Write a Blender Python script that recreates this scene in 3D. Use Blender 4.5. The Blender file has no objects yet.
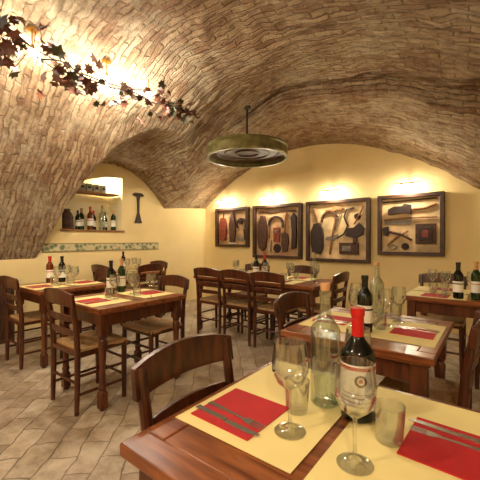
import bpy, bmesh, math, random
from mathutils import Matrix, Vector, noise
random.seed(7)
S=bpy.context.scene
try:
    S.view_settings.view_transform='Standard'
except Exception: pass
PI=math.pi
def T(x,y,z=0): return Matrix.Translation((x,y,z))
def RZ(d): return Matrix.Rotation(math.radians(d),4,'Z')
def RX(d): return Matrix.Rotation(math.radians(d),4,'X')
def RY(d): return Matrix.Rotation(math.radians(d),4,'Y')

# ------------------------------------------------ materials
def newmat(name):
    m=bpy.data.materials.new(name); m.use_nodes=True
    nt=m.node_tree; return m,nt,nt.nodes['Principled BSDF']
def lin(c): return tuple((x/255.0)**2.2 for x in c)+(1,)
def plain(name,c,rough=.5,metal=0,var=.12,scale=12,bump=0):
    m,nt,p=newmat(name)
    tc=nt.nodes.new('ShaderNodeTexCoord'); n=nt.nodes.new('ShaderNodeTexNoise')
    n.inputs['Scale'].default_value=scale; n.inputs['Detail'].default_value=5
    nt.links.new(tc.outputs['Object'],n.inputs['Vector'])
    r=nt.nodes.new('ShaderNodeValToRGB')
    b=lin(c)
    r.color_ramp.elements[0].position=.3; r.color_ramp.elements[1].position=.7
    r.color_ramp.elements[0].color=tuple(x*(1-var) for x in b[:3])+(1,)
    r.color_ramp.elements[1].color=tuple(min(1,x*(1+var)) for x in b[:3])+(1,)
    nt.links.new(n.outputs['Fac'],r.inputs['Fac']); nt.links.new(r.outputs['Color'],p.inputs['Base Color'])
    p.inputs['Roughness'].default_value=rough; p.inputs['Metallic'].default_value=metal
    if bump:
        bp=nt.nodes.new('ShaderNodeBump'); bp.inputs['Strength'].default_value=bump; bp.inputs['Distance'].default_value=.01
        nt.links.new(n.outputs['Fac'],bp.inputs['Height']); nt.links.new(bp.outputs['Normal'],p.inputs['Normal'])
    return m
def wood(name,c1,c2,rough=.35,sc=(3,30,30)):
    m,nt,p=newmat(name)
    tc=nt.nodes.new('ShaderNodeTexCoord'); mp=nt.nodes.new('ShaderNodeMapping'); mp.inputs['Scale'].default_value=sc
    n=nt.nodes.new('ShaderNodeTexNoise'); n.inputs['Scale'].default_value=1.2; n.inputs['Detail'].default_value=6; n.inputs['Distortion'].default_value=.6
    r=nt.nodes.new('ShaderNodeValToRGB')
    r.color_ramp.elements[0].position=.32; r.color_ramp.elements[1].position=.68
    r.color_ramp.elements[0].color=lin(c1); r.color_ramp.elements[1].color=lin(c2)
    nt.links.new(tc.outputs['Object'],mp.inputs['Vector']); nt.links.new(mp.outputs[0],n.inputs['Vector'])
    nt.links.new(n.outputs['Fac'],r.inputs['Fac']); nt.links.new(r.outputs['Color'],p.inputs['Base Color'])
    p.inputs['Roughness'].default_value=rough
    bp=nt.nodes.new('ShaderNodeBump'); bp.inputs['Strength'].default_value=.08; bp.inputs['Distance'].default_value=.003
    nt.links.new(n.outputs['Fac'],bp.inputs['Height']); nt.links.new(bp.outputs['Normal'],p.inputs['Normal'])
    return m
def emis(name,c,s):
    m,nt,p=newmat(name)
    p.inputs['Base Color'].default_value=(1,1,1,1)
    p.inputs['Emission Color'].default_value=c+(1,); p.inputs['Emission Strength'].default_value=s
    return m
def clear_glass(name,tint=(.96,.98,.97),lo=.07,hi=.8):
    m,nt,p=newmat(name); nt.nodes.remove(p)
    out=nt.nodes['Material Output']
    tr=nt.nodes.new('ShaderNodeBsdfTransparent'); tr.inputs[0].default_value=tint+(1,)
    gl=nt.nodes.new('ShaderNodeBsdfGlossy'); gl.inputs['Roughness'].default_value=.04
    lw=nt.nodes.new('ShaderNodeLayerWeight'); lw.inputs['Blend'].default_value=.35
    mr=nt.nodes.new('ShaderNodeMapRange'); mr.inputs['To Min'].default_value=lo; mr.inputs['To Max'].default_value=hi
    mx=nt.nodes.new('ShaderNodeMixShader')
    nt.links.new(lw.outputs['Facing'],mr.inputs['Value']); nt.links.new(mr.outputs[0],mx.inputs[0])
    nt.links.new(tr.outputs[0],mx.inputs[1]); nt.links.new(gl.outputs[0],mx.inputs[2]); nt.links.new(mx.outputs[0],out.inputs[0])
    return m

M_chair=wood('chair_walnut',(46,23,14),(92,48,27),.3,(25,25,4))
M_table=wood('table_cherry',(98,52,28),(150,90,52),.28,(4,30,30))
M_tleg=wood('table_leg_wood',(62,32,18),(102,56,32),.32,(25,25,4))
M_dark=wood('dark_frame_wood',(40,24,16),(76,48,30),.5,(6,25,6))
M_rush=plain('rush_seat',(170,134,90),.8,0,.3,60,.6)
M_mat=plain('yellow_paper_mat',(230,212,142),.7,0,.04,6)
M_nap=plain('red_paper_napkin',(176,28,30),.75,0,.08,20)
M_steel=plain('cutlery_steel',(206,206,202),.22,.95,.03,20)
M_glass=clear_glass('clear_glass',(.96,.98,.98),.09,.85)
M_wglass=clear_glass('bottle_clear_glass',(.76,.85,.82),.16,.9)
M_dglass=plain('dark_bottle_glass',(14,18,16),.06,0,.1,5)
M_bglass=plain('brown_bottle_glass',(92,42,14),.08,0,.1,5)
M_gglass=plain('green_bottle_glass',(34,54,28),.08,0,.1,5)
M_label=plain('paper_label',(226,222,208),.6,0,.05,40)
M_red=plain('red_foil',(176,24,26),.3,0,.06,20)
M_black=plain('black_foil',(20,18,20),.3,0,.06,20)
M_cork=plain('cork',(186,140,92),.8,0,.2,60)
M_iron=plain('rusty_iron',(54,40,34),.6,.2,.4,25,.3)
M_iron2=plain('grey_iron',(120,112,102),.5,.4,.3,25,.3)
M_toolw=wood('tool_wood',(110,72,42),(156,110,68),.6,(20,5,20))
M_toold=wood('tool_dark_wood',(46,26,18),(84,52,34),.6,(20,5,20))
M_toolr=wood('tool_red_wood',(96,36,24),(134,62,42),.55,(20,5,20))
M_bgB=plain('hessian_beige',(206,178,134),.85,0,.35,6,.5)
M_bgC=plain('hessian_brown',(172,136,98),.85,0,.4,7,.5)
M_brass=plain('brass',(196,150,70),.25,1,.08,20)
M_verd=plain('verdigris_copper',(108,102,62),.42,.3,.45,9,.3)
M_under=wood('sieve_wood',(62,46,32),(98,76,50),.6,(8,8,8))
M_leafR=plain('vine_leaf_brown',(84,46,28),.6,0,.4,30)
M_leafG=plain('vine_leaf_green',(58,58,32),.6,0,.35,30)
M_twig=plain('vine_twig',(50,34,24),.8,0,.2,30)
M_bulb=emis('bulb_glow',(1,.95,.84),150)
M_pbulb=emis('picture_bulb_glow',(1,.92,.76),80)
M_book=plain('grey_box',(150,146,132),.7,0,.2,30)

def plaster(name,c):
    m,nt,p=newmat(name)
    tc=nt.nodes.new('ShaderNodeTexCoord')
    n=nt.nodes.new('ShaderNodeTexNoise'); n.inputs['Scale'].default_value=1.6; n.inputs['Detail'].default_value=6
    nt.links.new(tc.outputs['Object'],n.inputs['Vector'])
    r=nt.nodes.new('ShaderNodeValToRGB'); b=lin(c)
    r.color_ramp.elements[0].position=.3; r.color_ramp.elements[1].position=.7
    r.color_ramp.elements[0].color=(b[0]*.88,b[1]*.85,b[2]*.78,1); r.color_ramp.elements[1].color=b
    nt.links.new(n.outputs['Fac'],r.inputs['Fac']); nt.links.new(r.outputs['Color'],p.inputs['Base Color'])
    p.inputs['Roughness'].default_value=.85
    n2=nt.nodes.new('ShaderNodeTexNoise'); n2.inputs['Scale'].default_value=14; n2.inputs['Detail'].default_value=5
    nt.links.new(tc.outputs['Object'],n2.inputs['Vector'])
    bp=nt.nodes.new('ShaderNodeBump'); bp.inputs['Strength'].default_value=.25; bp.inputs['Distance'].default_value=.01
    nt.links.new(n2.outputs['Fac'],bp.inputs['Height']); nt.links.new(bp.outputs['Normal'],p.inputs['Normal'])
    return m
M_wall=plaster('yellow_plaster',(230,208,152))
M_niche=plaster('niche_plaster',(244,232,192))

def vault_mat():
    m,nt,p=newmat('vault_brick'); N=nt.nodes; L=nt.links
    uv=N.new('ShaderNodeUVMap'); uv.uv_map='UVMap'
    def distort(scale,amt,src,det=3):
        nz=N.new('ShaderNodeTexNoise'); nz.inputs['Scale'].default_value=scale; nz.inputs['Detail'].default_value=det
        L.new(uv.outputs[0],nz.inputs['Vector'])
        sub=N.new('ShaderNodeVectorMath'); sub.operation='SUBTRACT'; sub.inputs[1].default_value=(.5,.5,.5)
        L.new(nz.outputs['Color'],sub.inputs[0])
        sc=N.new('ShaderNodeVectorMath'); sc.operation='SCALE'; sc.inputs['Scale'].default_value=amt
        L.new(sub.outputs[0],sc.inputs[0])
        add=N.new('ShaderNodeVectorMath'); add.operation='ADD'; L.new(src,add.inputs[0]); L.new(sc.outputs[0],add.inputs[1])
        return add.outputs[0]
    v=distort(.8,.24,uv.outputs[0]); v=distort(5,.07,v); v=distort(22,.034,v,6)
    br=N.new('ShaderNodeTexBrick'); L.new(v,br.inputs['Vector'])
    br.inputs['Scale'].default_value=1; br.inputs['Brick Width'].default_value=.25; br.inputs['Row Height'].default_value=.06
    br.inputs['Mortar Size'].default_value=.011; br.inputs['Mortar Smooth'].default_value=.8; br.inputs['Bias'].default_value=-.1
    br.inputs['Color1'].default_value=lin((222,196,158)); br.inputs['Color2'].default_value=lin((168,124,90)); br.inputs['Mortar'].default_value=lin((156,130,102))
    # patchy lime plaster
    n2=N.new('ShaderNodeTexNoise'); n2.inputs['Scale'].default_value=1.8; n2.inputs['Detail'].default_value=12; n2.inputs['Roughness'].default_value=.8
    L.new(uv.outputs[0],n2.inputs['Vector'])
    r=N.new('ShaderNodeValToRGB'); r.color_ramp.elements[0].position=.46; r.color_ramp.elements[1].position=.58
    L.new(n2.outputs['Fac'],r.inputs['Fac'])
    mx=N.new('ShaderNodeMix'); mx.data_type='RGBA'
    mulf=N.new('ShaderNodeMath'); mulf.operation='MULTIPLY'; mulf.inputs[1].default_value=.8
    L.new(r.outputs['Color'],mulf.inputs[0]); L.new(mulf.outputs[0],mx.inputs['Factor'])
    L.new(br.outputs['Color'],mx.inputs[6]); mx.inputs[7].default_value=lin((230,212,178))
    mp=N.new('ShaderNodeMapping'); mp.inputs['Scale'].default_value=(6,19,1); L.new(v,mp.inputs['Vector'])
    n3=N.new('ShaderNodeTexNoise'); n3.inputs['Scale'].default_value=1; n3.inputs['Detail'].default_value=12; n3.inputs['Roughness'].default_value=.8; L.new(mp.outputs[0],n3.inputs['Vector'])
    r3=N.new('ShaderNodeValToRGB'); r3.color_ramp.elements[0].position=.36; r3.color_ramp.elements[1].position=.54
    r3.color_ramp.elements[0].color=(.32,.22,.15,1); r3.color_ramp.elements[1].color=(1,1,1,1)
    L.new(n3.outputs['Fac'],r3.inputs['Fac'])
    m2=N.new('ShaderNodeMix'); m2.data_type='RGBA'; m2.blend_type='MULTIPLY'; m2.inputs['Factor'].default_value=.8
    L.new(mx.outputs[2],m2.inputs[6]); L.new(r3.outputs['Color'],m2.inputs[7])
    n5=N.new('ShaderNodeTexNoise'); n5.inputs['Scale'].default_value=.7; n5.inputs['Detail'].default_value=4; L.new(uv.outputs[0],n5.inputs['Vector'])
    r5=N.new('ShaderNodeValToRGB'); r5.color_ramp.elements[0].position=.35; r5.color_ramp.elements[1].position=.6
    r5.color_ramp.elements[0].color=(.74,.6,.46,1); r5.color_ramp.elements[1].color=(1,1,1,1); L.new(n5.outputs['Fac'],r5.inputs['Fac'])
    m3=N.new('ShaderNodeMix'); m3.data_type='RGBA'; m3.blend_type='MULTIPLY'; m3.inputs['Factor'].default_value=.8
    L.new(m2.outputs[2],m3.inputs[6]); L.new(r5.outputs['Color'],m3.inputs[7])
    L.new(m3.outputs[2],p.inputs['Base Color']); p.inputs['Roughness'].default_value=.95
    inv=N.new('ShaderNodeMath'); inv.operation='MULTIPLY'; inv.inputs[1].default_value=-1.2; L.new(br.outputs['Fac'],inv.inputs[0])
    n4=N.new('ShaderNodeMath'); n4.operation='MULTIPLY'; n4.inputs[1].default_value=3.0; L.new(n3.outputs['Fac'],n4.inputs[0])
    ad=N.new('ShaderNodeMath'); ad.operation='ADD'; L.new(inv.outputs[0],ad.inputs[0]); L.new(n4.outputs[0],ad.inputs[1])
    bp=N.new('ShaderNodeBump'); bp.inputs['Strength'].default_value=1; bp.inputs['Distance'].default_value=.034
    L.new(ad.outputs[0],bp.inputs['Height']); L.new(bp.outputs['Normal'],p.inputs['Normal'])
    return m
M_vault=vault_mat()
def floor_mat():
    m,nt,p=newmat('stone_floor_tiles'); N=nt.nodes; L=nt.links
    tc=N.new('ShaderNodeTexCoord'); mp=N.new('ShaderNodeMapping'); mp.inputs['Rotation'].default_value=(0,0,math.radians(48))
    nd=N.new('ShaderNodeTexNoise'); nd.inputs['Scale'].default_value=5; L.new(tc.outputs['Object'],nd.inputs['Vector'])
    sc=N.new('ShaderNodeVectorMath'); sc.operation='SCALE'; sc.inputs['Scale'].default_value=.07; L.new(nd.outputs['Color'],sc.inputs[0])
    av=N.new('ShaderNodeVectorMath'); av.operation='ADD'; L.new(tc.outputs['Object'],av.inputs[0]); L.new(sc.outputs[0],av.inputs[1])
    L.new(av.outputs[0],mp.inputs['Vector'])
    br=N.new('ShaderNodeTexBrick'); L.new(mp.outputs[0],br.inputs['Vector'])
    br.inputs['Scale'].default_value=1; br.inputs['Brick Width'].default_value=.3; br.inputs['Row Height'].default_value=.15
    br.inputs['Mortar Size'].default_value=.005; br.inputs['Mortar Smooth'].default_value=.6
    br.inputs['Color1'].default_value=lin((204,190,168)); br.inputs['Color2'].default_value=lin((164,146,124)); br.inputs['Mortar'].default_value=lin((128,112,94))
    n=N.new('ShaderNodeTexNoise'); n.inputs['Scale'].default_value=4.5; n.inputs['Detail'].default_value=12; n.inputs['Roughness'].default_value=.8
    L.new(tc.outputs['Object'],n.inputs['Vector'])
    r=N.new('ShaderNodeValToRGB'); r.color_ramp.elements[0].position=.38; r.color_ramp.elements[1].position=.6
    r.color_ramp.elements[0].color=(.44,.38,.32,1); r.color_ramp.elements[1].color=(1,1,1,1); L.new(n.outputs['Fac'],r.inputs['Fac'])
    mx=N.new('ShaderNodeMix'); mx.data_type='RGBA'; mx.blend_type='MULTIPLY'; mx.inputs['Factor'].default_value=.85
    L.new(br.outputs['Color'],mx.inputs[6]); L.new(r.outputs['Color'],mx.inputs[7]); L.new(mx.outputs[2],p.inputs['Base Color'])
    p.inputs['Roughness'].default_value=.42
    inv=N.new('ShaderNodeMath'); inv.operation='MULTIPLY'; inv.inputs[1].default_value=-1.0; L.new(br.outputs['Fac'],inv.inputs[0])
    ad=N.new('ShaderNodeMath'); ad.operation='ADD'; L.new(inv.outputs[0],ad.inputs[0]); L.new(n.outputs['Fac'],ad.inputs[1])
    bp=N.new('ShaderNodeBump'); bp.inputs['Strength'].default_value=.45; bp.inputs['Distance'].default_value=.01
    L.new(ad.outputs[0],bp.inputs['Height']); L.new(bp.outputs['Normal'],p.inputs['Normal'])
    return m
M_floor=floor_mat()
def border_mat():
    m,nt,p=newmat('painted_tile_border'); N=nt.nodes; L=nt.links
    tc=N.new('ShaderNodeTexCoord'); v=N.new('ShaderNodeTexVoronoi'); v.inputs['Scale'].default_value=15
    L.new(tc.outputs['Object'],v.inputs['Vector'])
    r=N.new('ShaderNodeValToRGB'); r.color_ramp.elements[0].position=.32; r.color_ramp.elements[1].position=.6
    r.color_ramp.elements[0].color=lin((104,116,84)); r.color_ramp.elements[1].color=lin((196,184,140))
    L.new(v.outputs['Distance'],r.inputs['Fac']); L.new(r.outputs['Color'],p.inputs['Base Color']); p.inputs['Roughness'].default_value=.6
    return m
M_border=border_mat()
M_edge=plain('border_edge_paint',(132,120,84),.7,0,.15,30)

# ------------------------------------------------ mesh builder
class B:
    def __init__(s): s.bm=bmesh.new(); s.m=0
    def _add(s,vs,fs,M=None):
        bv=[s.bm.verts.new((M@Vector(v)) if M is not None else Vector(v)) for v in vs]
        for f in fs:
            try:
                ff=s.bm.faces.new([bv[i] for i in f]); ff.material_index=s.m
            except ValueError: pass
    def box(s,c,d,M=None):
        x,y,z=c; a,b,h=d[0]/2,d[1]/2,d[2]/2
        vs=[(x-a,y-b,z-h),(x+a,y-b,z-h),(x+a,y+b,z-h),(x-a,y+b,z-h),(x-a,y-b,z+h),(x+a,y-b,z+h),(x+a,y+b,z+h),(x-a,y+b,z+h)]
        s._add(vs,[(0,3,2,1),(4,5,6,7),(0,1,5,4),(1,2,6,5),(2,3,7,6),(3,0,4,7)],M)
    def lathe(s,prof,c=(0,0,0),seg=20,M=None):
        vs=[];fs=[];idx=[]
        for r,z in prof:
            if r<1e-6: idx.append([len(vs)]); vs.append((c[0],c[1],c[2]+z))
            else:
                idx.append(list(range(len(vs),len(vs)+seg)))
                for i in range(seg):
                    a=2*PI*i/seg; vs.append((c[0]+r*math.cos(a),c[1]+r*math.sin(a),c[2]+z))
        for k in range(len(prof)-1):
            A,C=idx[k],idx[k+1]
            for i in range(seg):
                j=(i+1)%seg
                if len(A)==1 and len(C)==1: continue
                if len(A)==1: fs.append((A[0],C[j],C[i]))
                elif len(C)==1: fs.append((A[i],A[j],C[0]))
                else: fs.append((A[i],A[j],C[j],C[i]))
        s._add(vs,fs,M)
    def tube(s,pts,r,seg=8,M=None):
        pts=[Vector(p) for p in pts]; n=len(pts)
        rs=r if isinstance(r,(list,tuple)) else [r]*n
        vs=[];fs=[]; up=Vector((0,0,1))
        for i,p in enumerate(pts):
            t=(pts[min(i+1,n-1)]-pts[max(i-1,0)]).normalized()
            u=up if abs(t.dot(up))<.9 else Vector((0,1,0))
            a=t.cross(u).normalized(); b=a.cross(t).normalized()
            for k in range(seg):
                an=2*PI*k/seg; vs.append(tuple(p+rs[i]*(a*math.cos(an)+b*math.sin(an))))
        for i in range(n-1):
            for k in range(seg):
                j=(k+1)%seg; fs.append((i*seg+k,i*seg+j,(i+1)*seg+j,(i+1)*seg+k))
        fs.append(tuple(range(seg-1,-1,-1))); fs.append(tuple((n-1)*seg+k for k in range(seg)))
        s._add(vs,fs,M)
    def prism(s,poly,t,M=None):
        n=len(poly); vs=[(x,y,0) for x,y in poly]+[(x,y,t) for x,y in poly]
        fs=[tuple(range(n-1,-1,-1)),tuple(range(n,2*n))]+[(i,(i+1)%n,n+(i+1)%n,n+i) for i in range(n)]
        s._add(vs,fs,M)
    def rail(s,x0,x1,y,z0,z1,bulge,th,crown=0,dip=0,lean=0,n=10):
        vs=[];fs=[]
        for i in range(n+1):
            t=i/n; x=x0+(x1-x0)*t; q=4*t*(1-t)
            yy=y-bulge*q; zt=z1+crown*q; zb=z0+dip*q
            vs+=[(x,yy-th/2,zb),(x,yy+th/2,zb),(x,yy+th/2-lean,zt),(x,yy-th/2-lean,zt)]
        for i in range(n):
            a=i*4;b=a+4
            for k in range(4): fs.append((a+k,a+(k+1)%4,b+(k+1)%4,b+k))
        fs.append((0,1,2,3)); fs.append((n*4+3,n*4+2,n*4+1,n*4))
        s._add(vs,fs)
    def mesh(s,name,mats,ang=35):
        bmesh.ops.recalc_face_normals(s.bm,faces=s.bm.faces[:])
        me=bpy.data.meshes.new(name); s.bm.to_mesh(me); s.bm.free()
        for m in mats: me.materials.append(m)
        for p in me.polygons: p.use_smooth=True
        try: me.set_sharp_from_angle(angle=math.radians(ang))
        except Exception: pass
        return me
def put(name,me,M=None,bevel=0):
    o=bpy.data.objects.new(name,me); S.collection.objects.link(o)
    if M is not None: o.matrix_world=M
    if bevel:
        b=o.modifiers.new('bevel','BEVEL'); b.width=bevel; b.segments=2; b.limit_method='ANGLE'; b.angle_limit=math.radians(40)
    return o

# ------------------------------------------------ room shell
XL,XR,YF,YB=-5.0,1.6,-1.8,5.22
YA=3.9
def zmain(X):
    d=X+2.2; return 3.22-(.285 if d<0 else .128)*d*d
def zA(X,Y):
    if X>-2.5: return -9
    d=Y-3.0; b=2.5+.15*(X+5)
    return b-1.3*(abs(d)/1.08)**3 if d<0 else b-.5*(d/.94)**2
def zB(X,Y):
    Xm=X if X<=.6 else 1.2-X
    c=-2.6+.3*(5.22-Y); return 2.86+.18*(5.22-Y)-.163*(Xm-c)**2
def zc(X,Y,end=None):
    e=(Y>YA) if end is None else end
    return max(zB(X,Y),zA(X,Y)) if e else max(zmain(X),zA(X,Y))
# ceiling
bm=bmesh.new(); uvl=bm.loops.layers.uv.new('UVMap')
NX=220
xs=[XL+ (XR-XL)*i/NX for i in range(NX+1)]
ys=[(YF+(YA-YF)*i/280,False) for i in range(281)]+[(YA+(YB-YA)*i/60,True) for i in range(61)]
rows=[];uvs=[]
for (y,e) in ys:
    row=[];ur=[];arc=0;pz=None
    for i,x in enumerate(xs):
        z=zc(x,y,e)
        if pz is not None:
            zr=zmain(x)-zmain(xs[i-1]); arc+=math.hypot(xs[i]-xs[i-1],zr)
        pz=z
        edge=(i in (0,len(xs)-1)) or y in (YF,YB)
        dz=0 if edge else .045*noise.noise(Vector((x*1.6,y*1.6,z)))+.026*noise.noise(Vector((x*6,y*6,z)))+.02*noise.noise(Vector((x*5,y*15,3)))
        row.append(bm.verts.new((x,y,z+dz))); ur.append((arc,y+(abs(zmain(x)-zB(x,YA)) if e else 0)))
    rows.append(row); uvs.append(ur)
for j in range(len(rows)-1):
    for i in range(len(xs)-1):
        f=bm.faces.new((rows[j][i],rows[j+1][i],rows[j+1][i+1],rows[j][i+1])); f.smooth=True
        for lp,(a,b) in zip(f.loops,((j,i),(j+1,i),(j+1,i+1),(j,i+1))): lp[uvl].uv=uvs[a][b]
me=bpy.data.meshes.new('ceiling'); bm.to_mesh(me); bm.free(); me.materials.append(M_vault)
try: me.set_sharp_from_angle(angle=math.radians(40))
except Exception: pass
put('ceiling',me)
b=B(); b.box(((XL+XR)/2,(YF+YB)/2,-.05),(XR-XL+.2,YB-YF+.2,.1)); put('floor',b.mesh('floor',[M_floor]))
# walls follow the vault
def niche_top(y):
    pts=[(2.21,1.9),(2.3,2.02),(2.45,2.12),(2.65,2.2),(2.9,2.26),(3.19,2.28)]
    for (a,za),(c,zb_) in zip(pts,pts[1:]):
        if a<=y<=c: return za+(zb_-za)*(y-a)/(c-a)
    return pts[-1][1]
NB=1.40; ND=.38
b=B()
N0,N1=2.21,3.19
yy=sorted(set([round(YF+(YB-YF)*i/140,4) for i in range(141)]+[N0,N1,2.3,2.45,2.65,2.9]))
for y0,y1 in zip(yy,yy[1:]):
    t0=zc(XL,y0)+.02;t1=zc(XL,y1)+.02
    if y0>=N0-1e-6 and y1<=N1+1e-6:
        n0,n1=niche_top(y0),niche_top(y1)
        b.m=0
        b._add([(XL,y0,0),(XL,y1,0),(XL,y1,NB),(XL,y0,NB)],[(0,1,2,3)])
        b._add([(XL,y0,n0),(XL,y1,n1),(XL,y1,t1),(XL,y0,t0)],[(0,1,2,3)])
        b.m=1
        b._add([(XL,y0,n0),(XL,y1,n1),(XL-ND,y1,n1),(XL-ND,y0,n0)],[(0,1,2,3)])
        b._add([(XL,y0,NB),(XL,y1,NB),(XL-ND,y1,NB),(XL-ND,y0,NB)],[(3,2,1,0)])
        b._add([(XL-ND,y0,NB),(XL-ND,y1,NB),(XL-ND,y1,n1),(XL-ND,y0,n0)],[(0,1,2,3)])
    else:
        b.m=0
        b._add([(XL,y0,0),(XL,y1,0),(XL,y1,t1),(XL,y0,t0)],[(0,1,2,3)])
b.m=1
for y in (N0,N1):
    b._add([(XL,y,NB),(XL-ND,y,NB),(XL-ND,y,niche_top(y)),(XL,y,niche_top(y))],[(0,1,2,3)])
bmesh.ops.remove_doubles(b.bm,verts=b.bm.verts[:],dist=.0005)
put('wall_left',b.mesh('wall_left',[M_wall,M_niche]))
def wallx(name,x):
    b=B()
    for i in range(140):
        y0=YF+(YB-YF)*i/140;y1=YF+(YB-YF)*(i+1)/140
        b._add([(x,y0,0),(x,y1,0),(x,y1,zc(x,y1)+.02),(x,y0,zc(x,y0)+.02)],[(0,1,2,3)])
    put(name,b.mesh(name,[M_wall]))
def wally(name,y):
    b=B()
    for i in range(NX):
        x0=xs[i];x1=xs[i+1]
        b._add([(x0,y,0),(x1,y,0),(x1,y,zc(x1,y)+.02),(x0,y,zc(x0,y)+.02)],[(0,1,2,3)])
    put(name,b.mesh(name,[M_wall]))
wallx('wall_right',XR); wally('wall_back',YB); wally('wall_front',YF)
b=B(); b.box((XL+.006,2.94,1.13),(.012,2.0,.1)); b.m=1
for z in (1.074,1.186): b.box((XL+.007,2.94,z),(.014,2.0,.014))
put('trim_1',b.mesh('trim_1',[M_border,M_edge]))

# ------------------------------------------------ chair
def chair_mesh():
    b=B(); b.m=0
    w=.19
    for sx in (-1,1):
        x=sx*w
        b.tube([(x,-.19,0),(x,-.185,.25),(x,-.185,.46),(x,-.2,.66),(x*1.02,-.235,.86)],[.016,.02,.021,.019,.017],10)
        b.tube([(x*1.04,.18,0),(x*1.04,.18,.22),(x*1.04,.18,.43),(x*1.04,.18,.455)],[.016,.02,.021,.017],10)
        for z in (.14,.27): b.tube([(x*1.02,-.185,z),(x*1.04,.18,z)],.011,8)
        b.box((x*1.03,0,.43),(.03,.36,.03))
    for z in (.18,.31): b.tube([(-w*1.04,.18,z),(w*1.04,.18,z)],.011,8)
    b.tube([(-w,-.187,.22),(w,-.187,.22)],.011,8)
    b.box((0,.18,.43),(.38,.03,.03)); b.box((0,-.185,.43),(.36,.03,.03))
    b.rail(-.222,.222,-.222,.77,.862,.032,.024,.03,.012,.012,14)
    b.rail(-.19,.19,-.207,.66,.70,.024,.017,.008,0,.004,10)
    b.rail(-.19,.19,-.194,.555,.595,.018,.017,.008,0,.004,10)
    b.m=1
    c=[(-.2,-.17),(.2,-.17),(.215,.195),(-.215,.195)]
    zt=.464
    vs=[(x,y,.435) for x,y in c]+[(x,y,zt) for x,y in c]+[(0,.01,zt-.012)]
    b._add(vs,[(3,2,1,0),(0,1,5,4),(1,2,6,5),(2,3,7,6),(3,0,4,7),(4,5,8),(5,6,8),(6,7,8),(7,4,8)])
    return b.mesh('dining_chair',[M_chair,M_rush])
CH=chair_mesh()
def chair(x,y,rot):
    """x,y : position of the back plane centre"""
    M=T(x,y)@RZ(rot)@T(0,.205,0)
    return put('dining_chair',CH,M,.003)

# ------------------------------------------------ table
def table(x0,x1,y0,y1):
    w,d=x1-x0,y1-y0; b=B(); b.m=0
    H=.75
    fr=.075
    b.box((0,0,H-.016),(w-2*fr,d-2*fr,.028))
    for s in (-1,1):
        b.box((0,s*(d/2-fr/2),H-.0165),(w,fr-.002,.033)); b.box((s*(w/2-fr/2),0,H-.0165),(fr-.002,d-2*fr,.033))
    b.box((0,0,H-.04),(w-.03,d-.03,.012))
    b.m=1
    for s in (-1,1):
        b.box((0,s*(d/2-.075),H-.095),(w-.15,.022,.10)); b.box((s*(w/2-.075),0,H-.095),(.022,d-.15,.10))
    for sx in (-1,1):
        for sy in (-1,1):
            x=sx*(w/2-.065);y=sy*(d/2-.065)
            b.box((x,y,.635),(.065,.065,.14+.04))
            b.lathe([(.03,.13),(.024,.15),(.031,.17),(.024,.19),(.022,.3),(.027,.42),(.032,.5),(.024,.52),(.032,.535),(.03,.55)],(x,y,0),14)
            b.box((x,y,.075),(.056,.056,.12)); b.lathe([(0,0),(.02,0),(.026,.02),(.0,.02)],(x,y,0),12)
    me=b.mesh('dining_table',[M_table,M_tleg])
    return put('dining_table',me,T((x0+x1)/2,(y0+y1)/2),.004)
TZ=.7502
# ------------------------------------------------ tableware meshes
def mesh_bottle(glass,foil,R=.038,H=.30,label=True,cork=False,big=False):
    b=B(); b.m=0; s=H/.30; sh=(.175 if big else .19)*s; 
    prof=[(0,.004),(R*.85,0),(R,.006),(R,sh)]
    for k in range(1,7):
        t=k/6; prof.append((R+( .0155-R)*(.5-.5*math.cos(PI*t)),sh+.055*s*t))
    prof+=[(.0145,H-.02),(.0175,H-.018),(.0175,H-.003),(.012,H),(0,H)]
    b.lathe(prof,seg=24)
    b.m=1
    if foil is not None:
        if cork: b.lathe([(0,H-.001),(.013,H-.001),(.014,H+.02),(.0,H+.022)],seg=14)
        else: b.lathe([(.0168,H-(.082 if big else .07)*s),(.0165,H-.022),(.0188,H-.02),(.0188,H+.001),(0,H+.0015)],seg=20)
    b.m=2
    if label:
        l0,l1=(.035*s,.155*s) if big else (.055*s,.145*s)
        b.lathe([(R+.0003,l0),(R+.0009,l0),(R+.0009,l1),(R+.0003,l1)],seg=24)
        b.m=1
        q=l1-.014 if big else l0+(l1-l0)*.72
        b.lathe([(R+.0011,q),(R+.0013,q),(R+.0013,q+.009),(R+.0011,q+.009)],seg=24)
        if big:
            b.m=3
            for kk in range(4): 
                q=l0+.01+kk*.011; b.lathe([(R+.0011,q),(R+.0013,q),(R+.0013,q+.003),(R+.0011,q+.003)],seg=24)
            for k in range(3):
                b.m=4
                Mq=T(0,0,l0+.08)@Matrix.Rotation(math.radians(120*k),4,'Z')
                vs=[];fs=[];n=20
                for rr in (.010,.016):
                    for i in range(n):
                        a=2*PI*i/n; yy_=rr*math.cos(a); th=yy_/R
                        vs.append(((R+.0013)*math.cos(th),(R+.0013)*math.sin(th),rr*math.sin(a)))
                for i in range(n):
                    j=(i+1)%n; fs.append((i,j,n+j,n+i))
                b._add(vs,fs,Mq)
                b.m=1
                vs=[((R+.0013)*math.cos(y_/R),(R+.0013)*math.sin(y_/R),z_) for y_,z_ in ((-.005,-.004),(.005,-.004),(.005,.003),(0,.007),(-.005,.003))]
                b._add(vs,[(0,1,2,3,4)],Mq)
    return b.mesh('bottle',[glass,foil or glass,M_label,M_book,M_toold])
BT={'wine_b':mesh_bottle(M_dglass,M_black),'wine_r':mesh_bottle(M_dglass,M_red),
    'big':mesh_bottle(M_dglass,M_red,.045,.3,True,False,True),'water':mesh_bottle(M_wglass,M_cork,.042,.325,False,True),
    'brown':mesh_bottle(M_bglass,M_red),'green':mesh_bottle(M_gglass,M_cork,.036,.31,True)}
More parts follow.
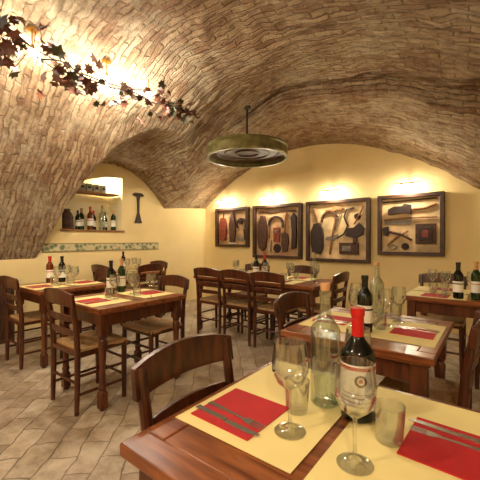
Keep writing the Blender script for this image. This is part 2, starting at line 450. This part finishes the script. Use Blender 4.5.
def bottle(k,x,y,z=TZ+.0018,s=1,rot=None):
    n='water_bottle' if k=='water' else 'wine_bottle'
    put(n,BT[k],T(x,y,z)@RZ(random.uniform(0,360) if rot is None else rot)@Matrix.Scale(s,4))
def glass_mesh():
    b=B()
    b.lathe([(0,0),(.036,0),(.036,.0015),(.01,.004),(.0045,.012),(.0038,.05),(.0045,.092),(.012,.098),(.03,.113),(.041,.138),(.042,.16),(.036,.205),(.0345,.205),(.0405,.16),(.0395,.139),(.029,.115),(.011,.1005),(0,.0995)],seg=28)
    return b.mesh('wine_glass',[M_glass],60)
def tumbler_mesh():
    b=B()
    b.lathe([(0,0),(.029,0),(.031,.005),(.037,.088),(.0355,.088),(.0295,.01),(0,.009)],seg=24)
    return b.mesh('water_tumbler',[M_glass],60)
WG=glass_mesh(); TU=tumbler_mesh()
def wg(x,y,s=1): put('wine_glass',WG,T(x,y,TZ+.0022)@Matrix.Scale(s,4))
def tu(x,y): put('water_tumbler',TU,T(x,y,TZ+.0022))
def fork_mesh():
    b=B(); t=.0022
    b.prism([(-.009,-.1),(.009,-.1),(.005,-.02),(.004,.03),(.012,.05),(.012,.062),(-.012,.062),(-.012,.05),(-.004,.03),(-.005,-.02)],t)
    for x in (-.0105,-.0035,.0035,.0105): b.prism([(x-.0016,.06),(x+.0016,.06),(x+.0011,.1),(x-.0011,.1)],t)
    return b.mesh('fork',[M_steel])
def knife_mesh():
    b=B(); b.prism([(-.009,-.11),(.009,-.11),(.0075,0),(-.0075,0)],.004)
    b.prism([(-.0075,0),(.0085,0),(.0105,.04),(.0095,.085),(.002,.11),(-.006,.112),(-.0075,.1)],.0016)
    return b.mesh('table_knife',[M_steel])
FK=fork_mesh(); KN=knife_mesh()
def flat_mesh(name,w,d,t,mat):
    b=B(); b.box((0,0,t/2),(w,d,t)); return b.mesh(name,[mat])
MT=flat_mesh('paper_placemat',.54,.36,.0015,M_mat); MT2=flat_mesh('paper_placemat',.46,.33,.0015,M_mat)
NP=flat_mesh('red_napkin',.2,.2,.003,M_nap)
def setting(x,y,rot,big=False,nx=0,glasses=True,inw=.02,mx=0):
    """x,y table edge centre, rot = facing of the diner"""
    M=T(x,y,TZ)@RZ(rot)
    d=.36 if big else .33
    put('paper_placemat',MT if big else MT2,M@T(mx,inw+d/2,0))
    z=.0017
    put('red_napkin',NP,M@T(nx,inw+.125,z)@RZ(random.uniform(-3,3)))
    put('fork',FK,M@T(nx+.03,inw+.125,z+.0032)@RZ(random.uniform(-6,2)))
    put('table_knife',KN,M@T(nx+.068,inw+.125,z+.0032)@RZ(random.uniform(-8,0)))
    if glasses:
        for (gx,gy,k) in ((.06,.30,0),(-.04,.305,1)):
            p=M@Vector((gx,inw+gy-.02,0))
            (wg if k==0 else tu)(p.x,p.y)

# T1 foreground
table(-.72,.09,.45,1.17)
chair(-.81,.79,-90); chair(.2,.78,90)
setting(-.72,.78,-90,True,.035,False,.02,-.10)
setting(.09,.88,90,True,.03,False,.04,0)
wg(-.415,.743,1.12); tu(-.45,.845); wg(-.243,.721,1.08); tu(-.205,.855)
bottle('big',-.302,.92,rot=-62); bottle('water',-.405,.94,s=1.04); wg(-.35,1.07,1.0)
# T2
table(-2.9,-2.2,1.22,2.05); chair(-2.53,1.12,0); chair(-2.53,2.15,180)
setting(-2.55,1.22,0); setting(-2.55,2.05,180)
bottle('wine_b',-2.78,1.66); bottle('green',-2.8,1.78); wg(-2.36,1.62); wg(-2.3,1.74)
# T3
table(-4.15,-3.4,1.3,2.05); chair(-3.79,1.2,0); chair(-3.77,2.15,180)
setting(-3.78,1.3,0); setting(-3.78,2.05,180); bottle('wine_b',-3.98,1.76); bottle('brown',-4.06,1.66); wg(-3.55,1.7)
# T4
table(-4.92,-4.17,2.65,3.45); chair(-4.52,2.55,0); chair(-4.52,3.55,180); chair(-4.06,3.05,90)
setting(-4.54,2.65,0); setting(-4.54,3.45,180); bottle('wine_b',-4.75,3.05); wg(-4.3,3.02)
# T5
table(-3.3,-1.5,3.2,3.97)
for x in (-2.93,-2.47,-2.01): chair(x,3.1,0)
for x in (-2.85,-2.1): chair(x,4.07,180)
chair(-1.38,3.58,90); 
for x in (-2.85,-2.0): setting(x,3.2,0); setting(x,3.97,180)
bottle('wine_b',-2.45,3.5); bottle('wine_r',-2.4,3.62); bottle('water',-1.7,3.62); wg(-1.62,3.5); wg(-2.3,3.5); wg(-2.56,3.6)
# T6
table(-.93,-.2,1.56,2.35); chair(-1.03,1.93,-90); chair(-.1,1.95,90)
setting(-.93,1.95,-90); setting(-.2,1.95,90)
bottle('wine_b',-.55,1.79); bottle('water',-.6,2.2); wg(-.46,2.14); wg(-.72,2.17); tu(-.5,2.25)
# T7
table(-.66,.16,3.2,3.95); chair(-.45,4.05,180); chair(.26,3.58,90)
setting(-.42,3.95,180); setting(-.42,3.2,0); bottle('wine_b',-.25,3.3); bottle('green',-.13,3.33); wg(-.17,3.6); wg(-.05,3.5)

# ------------------------------------------------ niche contents
b=B(); b.box((XL-.2,2.70,2.0),(.3,.94,.025)); put('niche_shelf',b.mesh('niche_shelf',[M_toolw]),None,.003)
ks=['wine_b','green','brown','wine_r','water','wine_b','green']
for i,k in enumerate(ks): bottle(k,XL-.12-.09*(i%2),2.5+.1*i,NB,1.0+.3*((i*37%5)/5))
b=B(); b.lathe([(0,0),(.07,0),(.085,.05),(.09,.12),(.085,.2),(.06,.26),(.045,.27),(.045,.31),(0,.31)]); 
b.m=1; b.lathe([(.0865,.05),(.0895,.05),(.0905,.07),(.0875,.07)]); b.lathe([(.088,.17),(.0905,.17),(.0885,.19),(.0855,.19)])
put('wooden_keg',b.mesh('wooden_keg',[M_toold,M_iron]),T(XL-.13,2.34,NB))
for i,y in enumerate((2.55,2.66,2.78,2.9)):
    b=B(); b.box((0,0,.06),(.12,.08,.12)); b.m=1; b.box((.061,0,.06),(.002,.05,.04)); put('storage_box',b.mesh('storage_box',[M_book,M_toold]),T(XL-.13,y,2.0127),.004)
b=B(); b.box((XL+.01,2.70,NB-.012),(.05,1.04,.024)); put('niche_ledge',b.mesh('niche_ledge',[M_toolw]),None,.003)

# wall-hung cutter
b=B(); R=T(XL+.004,3.5,0)@RZ(90)@RX(90)
b.prism([(-.11,2.04),(-.06,2.07),(.06,2.07),(.11,2.04),(.11,2.02),(.03,2.0),(.02,1.9),(.018,1.72),(.06,1.58),(.075,1.54),(-.075,1.54),(-.06,1.58),(-.018,1.72),(-.02,1.9),(-.03,2.0),(-.11,2.02)],.02,R)
put('hanging_mincing_knife',b.mesh('hanging_mincing_knife',[M_iron]))

# dark cabinet at left
b=B(); b.box((-4.82,1.1,.37),(.34,.8,.74)); b.box((-4.81,1.1,.755),(.37,.84,.03))
for y in (.91,1.29): b.box((-4.645,y,.38),(.012,.33,.6)); b.lathe([(0,0),(.01,0),(.012,.02),(0,.022)],(0,0,0),10,T(-4.639,y+.12*(1 if y<1.1 else -1),.42)@RY(90))
put('low_cabinet',b.mesh('low_cabinet',[M_dark]),None,.004)

# ------------------------------------------------ tool display boards
def arcp(cx,cy,r0,r1,a0,a1,n=14):
    A=[math.radians(a0+(a1-a0)*i/n) for i in range(n+1)]
    return [(cx+r1*math.cos(a),cy+r1*math.sin(a)) for a in A]+[(cx+r0*math.cos(a),cy+r0*math.sin(a)) for a in reversed(A)]
def board(x0,x1,z0,z1,bg,tools):
    b=B(); w,h=x1-x0,z1-z0; fr=.05; FD=.09
    M=T((x0+x1)/2,YB-.001,(z0+z1)/2)@RX(90)
    b.m=1; b.box((0,0,.008),(w-.02,h-.02,.016),M)
    b.m=0
    for s in (-1,1):
        b.box((0,s*(h/2-fr/2),FD/2),(w,fr,FD),M); b.box((s*(w/2-fr/2),0,FD/2),(fr,h-2*fr,FD),M)
    for (m,kind,*a) in tools:
        b.m={'i':2,'g':3,'w':4,'d':5,'r':6,'l':7}[m]
        Z=M@T(0,0,.016)
        if kind=='p': b.prism(a[0],(a[1] if len(a)>1 else .02)*1.2,Z)
        elif kind=='t':
            b.tube([(x,y,.022) for x,y in a[0]],a[1] if len(a)>1 else .011,8,Z)
        elif kind=='c':
            b.lathe([(0,0),(a[2],0),(a[2],.02),(a[2]*.85,.032),(a[2]*.7,.02),(a[2]*.3,.02),(a[2]*.25,.045),(0,.045)],(0,0,0),18,Z@T(a[0],a[1],0))
        elif kind=='o':
            n=18
            b.tube([(a[0]+a[2]*math.cos(2*PI*k/n),a[1]+a[3]*math.sin(2*PI*k/n),.022) for k in range(n+1)],a[4],8,Z)
        elif kind=='r':
            t=a[4] if len(a)>4 else .036
            b.box((a[0],a[1],t/2),(a[2],a[3],t),Z)
    put('framed_tool_display',b.mesh('framed_tool_display',[M_dark,bg,M_iron,M_iron2,M_toolw,M_toold,M_toolr,M_label]),None,.003)
def saw(x,y,l,h): 
    n=10; return [(x,y)]+[(x+l*(i+.5*(j))/n, y-h+ (0.012 if j else 0)) for i in range(n) for j in (0,1)]+[(x+l,y-h*.4),(x+l,y)]
board(-4.64,-3.80,1.10,1.89,M_bgC,[
  ('r','p',[(-.3,-.26),(-.18,-.26),(-.14,-.1),(-.15,.08),(-.19,.2),(-.28,.2),(-.32,.05),(-.33,-.1)],.05),('i','t',[(-.23,.2),(-.23,.32)],.014),
  ('d','p',[(-.05,-.3),(.06,-.3),(.09,-.1),(.08,.1),(.03,.3),(-.03,.3),(-.07,.05)],.04),('i','o',0,.05,.03,.08,.01),
  ('i','p',arcp(.22,.06,.09,.125,-40,220),.02),('d','t',[(.3,-.03),(.32,-.25)],.018),('g','p',saw(.12,-.2,.2,.08),.006),('d','c',.22,.1,.045),('l','r',0,-.32,.2,.025,.01)])
board(-3.68,-2.66,.907,1.887,M_bgC,[
  ('d','p',[(-.38,-.3),(-.31,-.36),(-.23,-.3),(-.2,-.1),(-.21,.1),(-.26,.3),(-.34,.3),(-.4,.1),(-.41,-.1)],.05),('w','o',-.3,-.1,.045,.12,.012),
  ('i','p',arcp(-.02,.12,.13,.17,-20,200),.03),('w','t',[(-.165,.1),(-.18,-.12)],.018),
  ('r','r',.0,-.06,.13,.26),('i','c',0,-.31,.08),('g','r',0,.0,.06,.05,.05),
  ('d','p',[(.12,-.38),(.22,-.36),(.25,-.2),(.23,-.05),(.16,.0),(.1,-.05),(.1,-.25)],.03),('w','t',[(.165,0),(.17,.18),(.19,.34)],.016),
  ('i','p',[(.31,-.32),(.4,-.3),(.41,0),(.4,.25),(.35,.32),(.29,.25),(.32,0)],.04),('i','t',[(-.38,.38),(-.1,.36),(.1,.38),(.4,.36)],.01),('g','t',[(-.13,-.38),(-.12,-.15)],.012)])
board(-2.565,-1.512,.885,1.888,M_bgB,[
  ('i','p',[(-.42,-.36),(-.28,-.38),(-.23,-.28),(-.22,-.1),(-.24,.05),(-.3,.14),(-.39,.12),(-.44,.0),(-.44,-.2)],.05),('w','t',[(-.33,.1),(-.35,.25),(-.4,.38)],.016),('w','o',-.33,-.12,.05,.12,.012),
  ('d','p',arcp(-.12,.18,.12,.15,20,190),.03),('w','p',[(-.2,.34),(.02,.4),(.1,.38),(.1,.34),(-.0,.33),(-.18,.28)],.03),
  ('w','t',[(-.12,-.38),(-.08,-.1),(-.02,.2)],.016),('g','p',[(-.2,-.14),(-.06,-.16),(.02,-.1),(.02,-.05),(-.18,-.1)],.02),
  ('d','r',.2,-.28,.3,.18,.05),('g','r',.17,-.28,.14,.08,.06),('d','r',.3,-.17,.06,.1,.05),('i','t',[(.0,-.12),(.12,-.05),(.18,.08),(.12,.22),(.16,.34),(.28,.36)],.014),
  ('i','p',[(.14,-.08),(.3,-.12),(.42,-.06),(.44,.04),(.36,.12),(.28,.05),(.18,.04)],.04),('w','t',[(.28,.1),(.36,.24),(.42,.38)],.014),('d','c',.33,.22,.05),('g','t',[(-.04,.0),(.06,.3)],.009)])
board(-1.395,-.545,1.02,1.893,M_bgB,[
  ('i','p',[(-.28,.15),(-.28,.23),(-.2,.27),(-.1,.27),(-.06,.3),(.02,.28),(.02,.15),(-.08,.17)],.05),('w','t',[(.02,.22),(.2,.23),(.33,.28)],.016),
  ('i','t',[(-.36,.34),(-.1,.345),(.34,.36)],.01),('w','t',[(-.35,.08),(.0,.1),(.34,.1)],.012),('g','p',saw(-.34,.07,.36,.07),.008),
  ('d','t',[(-.3,-.09),(-.1,-.14),(.03,-.22)],.018),('i','p',[(-.36,-.03),(-.28,-.02),(-.27,-.08),(-.29,-.16),(-.35,-.15)],.04),
  ('w','t',[(-.3,-.3),(-.18,-.18),(-.02,-.09)],.014),('d','r',.2,-.13,.25,.28,.04),('i','r',.2,-.13,.16,.18,.055),('r','r',.2,-.13,.08,.1,.06),('i','c',-.06,-.31,.05),('g','o',-.22,-.32,.05,.03,.009)])

# picture lights
plx=[-4.36,-3.28,-2.1,-.98]
for x in plx:
    b=B(); b.m=0
    b.lathe([(0,0),(.035,0),(.035,.012),(0,.016)],(0,0,0),16,T(x,YB,1.99)@RX(90))
    b.tube([(x,YB-.01,1.99),(x,YB-.07,2.03),(x,YB-.19,2.035)],.008,8)
    vs=[];fs=[];n=8
    for i in range(n+1):
        a=PI*(i/n)+.0; yy_=YB-.19-.028*math.cos(a); zz=2.01+.028*math.sin(a)
        vs+=[(x-.16,yy_,zz),(x+.16,yy_,zz)]
    for i in range(n): fs.append((2*i,2*i+1,2*i+3,2*i+2))
    b._add(vs,fs)
    b.m=1; b.tube([(x-.15,YB-.19,2.003),(x+.15,YB-.19,2.003)],.014,10)
    put('picture_light',b.mesh('picture_light',[M_brass,M_pbulb]))

# ------------------------------------------------ hanging round sieve
HX,HY,HZ=-2.79,3.76,2.40
b=B(); R=.575
b.m=0
b.lathe([(R-.035,-.01),(R,-.01),(R+.008,.01),(R+.002,.02),(R-.012,.12),(R+.0,.14),(R-.005,.165),(R-.03,.16),(R-.035,-.01)],seg=56)
b.m=1
b.lathe([(0,.075),(R-.12,.07),(R-.036,.05),(R-.036,.065),(0,.09)],seg=56)
for r in (.15,.3,.42): b.lathe([(r,.071),(r+.012,.056),(r+.024,.071)],seg=48)
b.m=2
b.box((0,0,.145),(R*2-.06,.05,.02)); b.box((0,0,.145),(.05,R*2-.06,.02))
top=zc(HX,HY)-HZ
b.tube([(0,0,.13),(0,0,.32)],.024,10); b.tube([(0,0,.32),(0,0,top+.02)],.014,8)
b.tube([(-.11,0,.22),(-.09,0,.28),(-.05,0,.31),(0,0,.27),(.05,0,.31),(.09,0,.28),(.11,0,.22)],.016,8)
b.lathe([(0,top-.03),(.05,top-.02),(.05,top+.02),(0,top+.02)],seg=16)
put('hanging_round_sieve',b.mesh('hanging_round_sieve',[M_verd,M_under,M_iron]),T(HX,HY,HZ))

# ------------------------------------------------ vine garland
path=[Vector(p) for p in [(-2.85,.2,2.86),(-2.92,.82,2.87),(-3.0,1.15,2.78),(-3.04,1.56,2.76),(-2.98,1.99,2.775),(-2.96,2.4,2.79),(-2.93,2.82,2.77)]]
def pat(t):
    f=t*(len(path)-1); i=min(int(f),len(path)-2); return path[i].lerp(path[i+1],f-i)
b=B(); b.m=2
for k in range(3):
    pts=[]
    for i in range(60):
        t=i/59; p=pat(t); a=t*22+k*2.1; rr=.03+.02*math.sin(t*17+k)
        p=p+Vector((math.cos(a)*rr,0,math.sin(a)*rr)); pts.append(p)
    b.tube(pts,.006,6)
LF=[(0,0),(.35,-.12),(.3,.12),(.62,.2),(.42,.42),(.5,.72),(.22,.66),(0,1.0),(-.22,.66),(-.5,.72),(-.42,.42),(-.62,.2),(-.3,.12),(-.35,-.12)]
LAMPS=[(-3.08,1.12,2.83),(-3.06,1.78,2.85),(-3.02,2.25,2.85)]
for i in range(270):
    t=random.random()**1.1
    w=1.9-1.1*t
    p=pat(t)+Vector((random.gauss(0,.085)*w,random.gauss(0,.05),random.gauss(-.03,.06)*w))
    s=random.uniform(.06,.12)*(1.1-.3*t); m_=random.choice([0,0,1])
    lim=min(zc(p.x-.1,p.y),zc(p.x+.1,p.y),zc(p.x,p.y))-.05-s
    p.z=min(p.z,lim)
    rot=(random.uniform(0,6.28),random.uniform(-1.2,1.0),random.uniform(-1,1))
    if any((p-Vector(l)).length<.13 or (p-Vector(l)+Vector((0,0,.1))).length<.13 for l in LAMPS): continue
    b.m=m_
    M=Matrix.Translation(p)@Matrix.Rotation(rot[0],4,'Z')@Matrix.Rotation(rot[1],4,'X')@Matrix.Rotation(rot[2],4,'Y')
    vs=[(x*s,y*s,-abs(x)*s*.35) for x,y in LF]+[(0,.35*s,.0)]
    n=len(LF); b._add(vs,[(j,(j+1)%n,n) for j in range(n)],M)
    if i%3==0: b.m=2; b.tube([pat(t),p],.003,5)
put('vine_garland',b.mesh('vine_garland',[M_leafR,M_leafG,M_twig]))

# ------------------------------------------------ ceiling spot lamps by the garland, plus added fill lamps
def light(name,loc,E,col=(1,.86,.67),r=.05):
    l=bpy.data.lights.new(name,'POINT'); l.energy=E; l.color=col; l.shadow_soft_size=r
    o=bpy.data.objects.new(name,l); o.location=loc; S.collection.objects.link(o); return o
lamps=[LAMPS[0]+(54,),LAMPS[1]+(60,),LAMPS[2]+(28,),(-1.4,-.9,2.75,92),(.5,-.6,2.0,58),(-3.6,-.9,2.35,30)]  # last three are unseen fill lamps, added out of view to brighten the room
for (x,y,z,E) in lamps:
    zt=zc(x,y); b=B(); b.m=0
    b.lathe([(0,0),(.045,0),(.045,-.012),(0,-.016)],(x,y,zt+.012),16); b.tube([(x,y,zt),(x,y,z+.03)],.006,8)
    b.lathe([(.012,.05),(.02,.035),(.02,.018),(0,.018)],(x,y,z),14)
    b.m=1; b.lathe([(.01,.02),(.03,.005),(.036,-.01),(.026,-.03),(0,-.04)],(x,y,z),14)
    put('spot_and_fill_lamp',b.mesh('spot_and_fill_lamp',[M_brass,M_bulb]))
    light('spot_and_fill_light',(x,y,z-.1),E,(1,.89,.72) if x<-3 and y>0 else (1,.85,.65))
for x in plx:
    light('picture_lamp_light',(x,YB-.20,1.965),18,(1,.87,.64),.03)
light('niche_lamp_light',(XL-.12,3.08,2.17),10,(1,.9,.7),.03)

w=bpy.data.worlds.new('World'); S.world=w; w.use_nodes=True
w.node_tree.nodes['Background'].inputs[0].default_value=(1,.85,.65,1); w.node_tree.nodes['Background'].inputs[1].default_value=.3

cam=bpy.data.cameras.new('Camera'); cam.lens=24.75; cam.sensor_width=36; cam.clip_start=.02
co=bpy.data.objects.new('Camera',cam); co.location=(0,0,1.24)
co.rotation_euler=(math.radians(90),0,math.asin(.613)); S.collection.objects.link(co); S.camera=co
